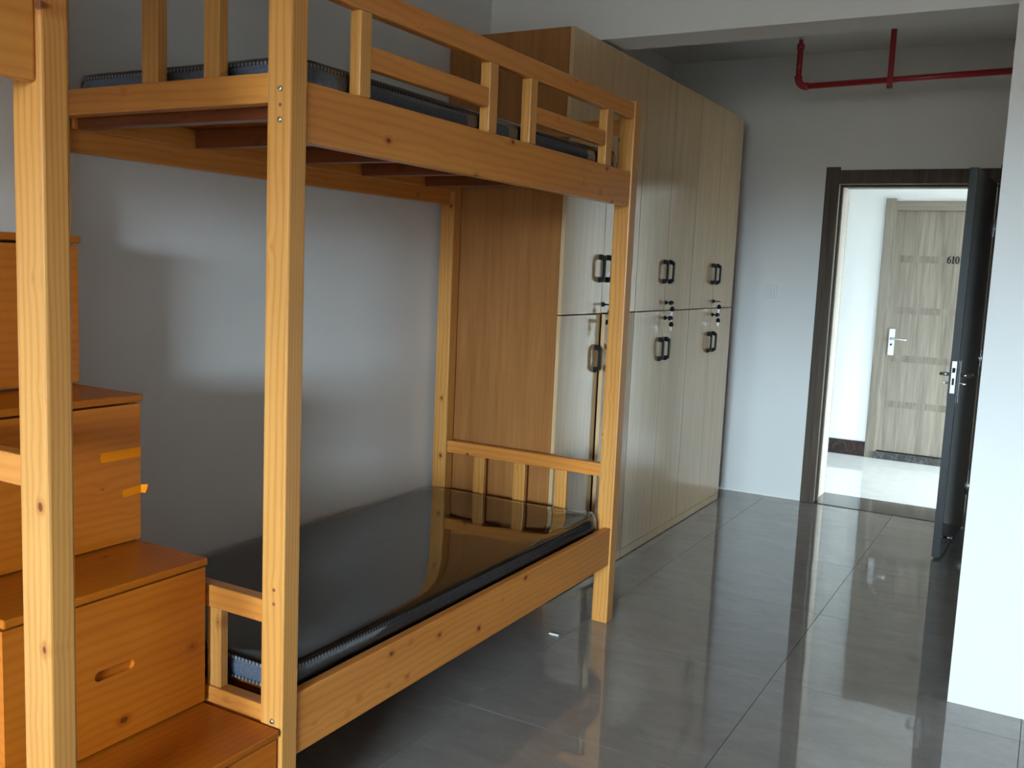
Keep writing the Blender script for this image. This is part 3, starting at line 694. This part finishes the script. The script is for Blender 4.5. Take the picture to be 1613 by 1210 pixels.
# ------------------------------------------------------------------ storage stairs with drawers
SY0, SY1 = 1.076, 1.597
steps = [(-1.497, 0.343), (-1.737, 0.717), (-1.970, 1.096), (-2.206, 1.482)]
stairs = tag(empty('storage_stairs', (-1.95, (SY0+SY1)/2, 0)), 'pine storage stairs with drawers climbing to the wall beside the bunk bed', 'stairs')
zb = 0.0
for i, (xf, zt) in enumerate(steps):
    xback = LX+0.004
    nxt = steps[i+1][0] if i < 3 else xback
    th = 0.019
    z0 = zb+0.004 if i else 0.0
    # carcass: two sides and a back for this tier
    for ya, yb_ in ((SY0+0.003, SY0+0.021), (SY1-0.021, SY1-0.003)):
        box('side_board', xback, xf-0.024, ya, yb_, zb, zt-th, 'stair_side', stairs, 0.001, 1)
    if i == 3:                        # the top tier is a plain box
        box('front_board', xf-0.024, xf-0.006, SY0+0.002, SY1-0.002, zb+0.006, zt-th-0.006, 'stair_front', stairs, 0.001, 1)
        box('tread', xback, xf+0.002, SY0, SY1, zt-th, zt, 'stair_top', stairs, 0.004, 2)
        continue
    bm = bmesh.new()
    # drawer front with a sunk finger slot
    fy0, fy1, fz0, fz1 = SY0+0.002, SY1-0.002, zb+0.006, zt-th-0.006
    xa, xbk = xf-0.006, xf-0.024
    cy_, cz_ = (fy0+fy1)/2, (fz0+fz1)/2
    rs, hl, n = 0.0115, 0.040, 10
    slot = [(cy_+hl+rs*math.cos(a), cz_+rs*math.sin(a)) for a in [-PI/2+PI*k/n for k in range(n+1)]] + [(cy_-hl+rs*math.cos(a), cz_+rs*math.sin(a)) for a in [PI/2+PI*k/n for k in range(n+1)]]
    m = len(slot)
    corners = [(fy1, fz0), (fy1, fz1), (fy0, fz1), (fy0, fz0)]
    vo = [bm.verts.new((xa, *p)) for p in corners]; vb = [bm.verts.new((xbk, *p)) for p in corners]
    vs = [bm.verts.new((xa, *p)) for p in slot]; vd = [bm.verts.new((xa-0.011, *p)) for p in slot]
    for k in range(4): bm.faces.new((vo[k], vo[(k+1) % 4], vb[(k+1) % 4], vb[k]))
    bm.faces.new(vb)
    for k in range(m): bm.faces.new((vs[k], vs[(k+1) % m], vd[(k+1) % m], vd[k]))
    bm.faces.new(vd)
    h = n//2
    # ring between the outer rectangle and the slot
    for (c0, c1, s0, s1) in ((0, 1, h, h), (1, 2, h, n+1+h), (2, 3, n+1+h, n+1+h), (3, 0, n+1+h, m+h)):
        if s0 == s1: bm.faces.new((vo[c0], vo[c1], vs[s0 % m])); continue
        bm.faces.new([vo[c0], vo[c1]] + [vs[k % m] for k in range(s1, s0-1, -1)])
    shift(bm, ((xa+xbk)/2, cy_, cz_))
    link('drawer_front', bm, 'stair_front', stairs, ((xa+xbk)/2, cy_, cz_))
    box('tread', nxt-0.03, xf+0.002, SY0, SY1, zt-th, zt, 'stair_top', stairs, 0.004, 2)
    zb = zt
# orange tape stuck to the third tier
def tape(ya, yb, za, zb_, fold, skew):
    bm = bmesh.new(); x = steps[2][0]-0.0055
    pts = [(ya+0.004, za), (ya+0.001, za+0.5*(zb_-za)), (ya+0.003, zb_), (yb, zb_+skew), (yb, za+skew)]
    bm_prism(bm, pts, 0, x, x+0.0007)
    if fold:
        q = [(x+0.0003, yb, za+skew), (x+0.0003, yb, zb_+skew), (x+0.012, yb+0.012, zb_+skew+0.001), (x+0.010, yb+0.017, (za+zb_)/2+skew+0.004), (x+0.008, yb+0.008, za+skew-0.002)]
        A = [bm.verts.new(p) for p in q]; B = [bm.verts.new((p[0]-0.0004, p[1]+0.0004, p[2])) for p in q]
        bm.faces.new(A); bm.faces.new(B[::-1])
        for k in range(len(q)): bm.faces.new((A[k], A[(k+1) % 5], B[(k+1) % 5], B[k]))
    c = (x, (ya+yb)/2, (za+zb_)/2); shift(bm, c); o = link('tape_strip', bm, 'tape', stairs, c); o['label'] = 'orange adhesive tape'
tape(1.477, 1.595, 0.936, 0.960, False, 0.0)
tape(1.540, 1.595, 0.838, 0.858, True, 0.004)

# ------------------------------------------------------------------ neighbouring loft bed, only its corner is in the picture
NY0, NY1 = 1.012, 1.067
NL = NY0-1.92
loft = tag(empty('loft_bed', ((XO+XI)/2, (NL+NY1)/2, 0)), 'neighbouring pine loft bed, its corner post at the left edge', 'loft bed')
for ya, yb_ in ((NY0, NY1), (NL, NL+0.055)):
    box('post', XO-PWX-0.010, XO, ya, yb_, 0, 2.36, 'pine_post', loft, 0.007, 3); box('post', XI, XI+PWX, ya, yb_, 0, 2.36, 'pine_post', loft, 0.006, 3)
    box('end_rail', xe0, xe1-0.010, ya+0.012, yb_-0.010, 1.020, 1.078, 'pine_end', loft, 0.004)
    box('end_rail', xe0, xe1-0.010, ya+0.012, yb_-0.010, 1.790, 1.856, 'pine_end', loft, 0.004)
    box('end_rail', xe0, xe1-0.010, ya+0.012, yb_-0.010, 2.245, 2.305, 'pine_end', loft, 0.004)
box('side_rail', XO-0.040, XO-0.010, NL+0.055, NY0, 1.722, 1.90, 'pine_side', loft, 0.006)
box('shading_guard_board', XO-0.038, XO-0.012, NL+0.055, NY0, 1.903, 2.13, 'pine_side', loft, 0.006)  # out of view, added to keep light off the bunk's upper end
box('side_rail', XB, XB+0.030, NL+0.055, NY0, 1.722, 1.86, 'pine_side', loft, 0.006)
for k in range(5): yb_ = NL+0.11+k*0.42; box('bearer', XB+0.030, XO-0.040, yb_, yb_+0.038, 1.766, 1.822, 'pine_end', loft, 0.003)
box('base_board', XB+0.032, XO-0.042, NL+0.06, NY0-0.006, 1.823, 1.838, 'stair_top', loft)

mattress('unseen plastic-wrapped mattress added on the neighbouring loft bed to block light', -2.335, -1.545, NL+0.06, NY0-0.008, 1.839, 1.898, 0.004, 5.7)  # out of view, added to block light passing over the loft

# ------------------------------------------------------------------ scrap of paper on the floor
bm = bmesh.new()
q = [(-0.020, -0.004), (-0.006, -0.007), (0.010, -0.003), (0.024, -0.005), (0.022, 0.004), (0.006, 0.006), (-0.008, 0.003), (-0.019, 0.005)]
A = [bm.verts.new((p[0], p[1], 0.0015+0.003*abs(math.sin(p[0]*200)))) for p in q]; B = [bm.verts.new((p[0], p[1], 0.0005)) for p in q]
bm.faces.new(A); bm.faces.new(B[::-1])
for k in range(8): bm.faces.new((A[k], A[(k+1) % 8], B[(k+1) % 8], B[k]))
tag(link('paper_scrap', bm, 'paper', None, (-1.62, 3.282, 0)), 'tiny white scrap of paper on the floor by the bed', 'paper')

# ------------------------------------------------------------------ unseen copies of the beds along the opposite wall, added to cut bounced light
def copy_tree(o, parent=None):
    c = o.copy(); COL.objects.link(c); c.parent = parent
    for ch in [k for k in bpy.data.objects if k.parent == o]: copy_tree(ch, c)
    return c
for src, y, lab, cat in ((bed, 2.535, 'unseen pine bunk bed added along the opposite wall to cut bounced light', 'bunk bed'), (loft, 0.02, 'unseen pine loft bed added along the opposite wall to cut bounced light', 'loft bed')):
    o = copy_tree(src); o.location = (RX-0.03-0.4485, y, 0); o.rotation_euler = (0, 0, PI); o['label'] = lab
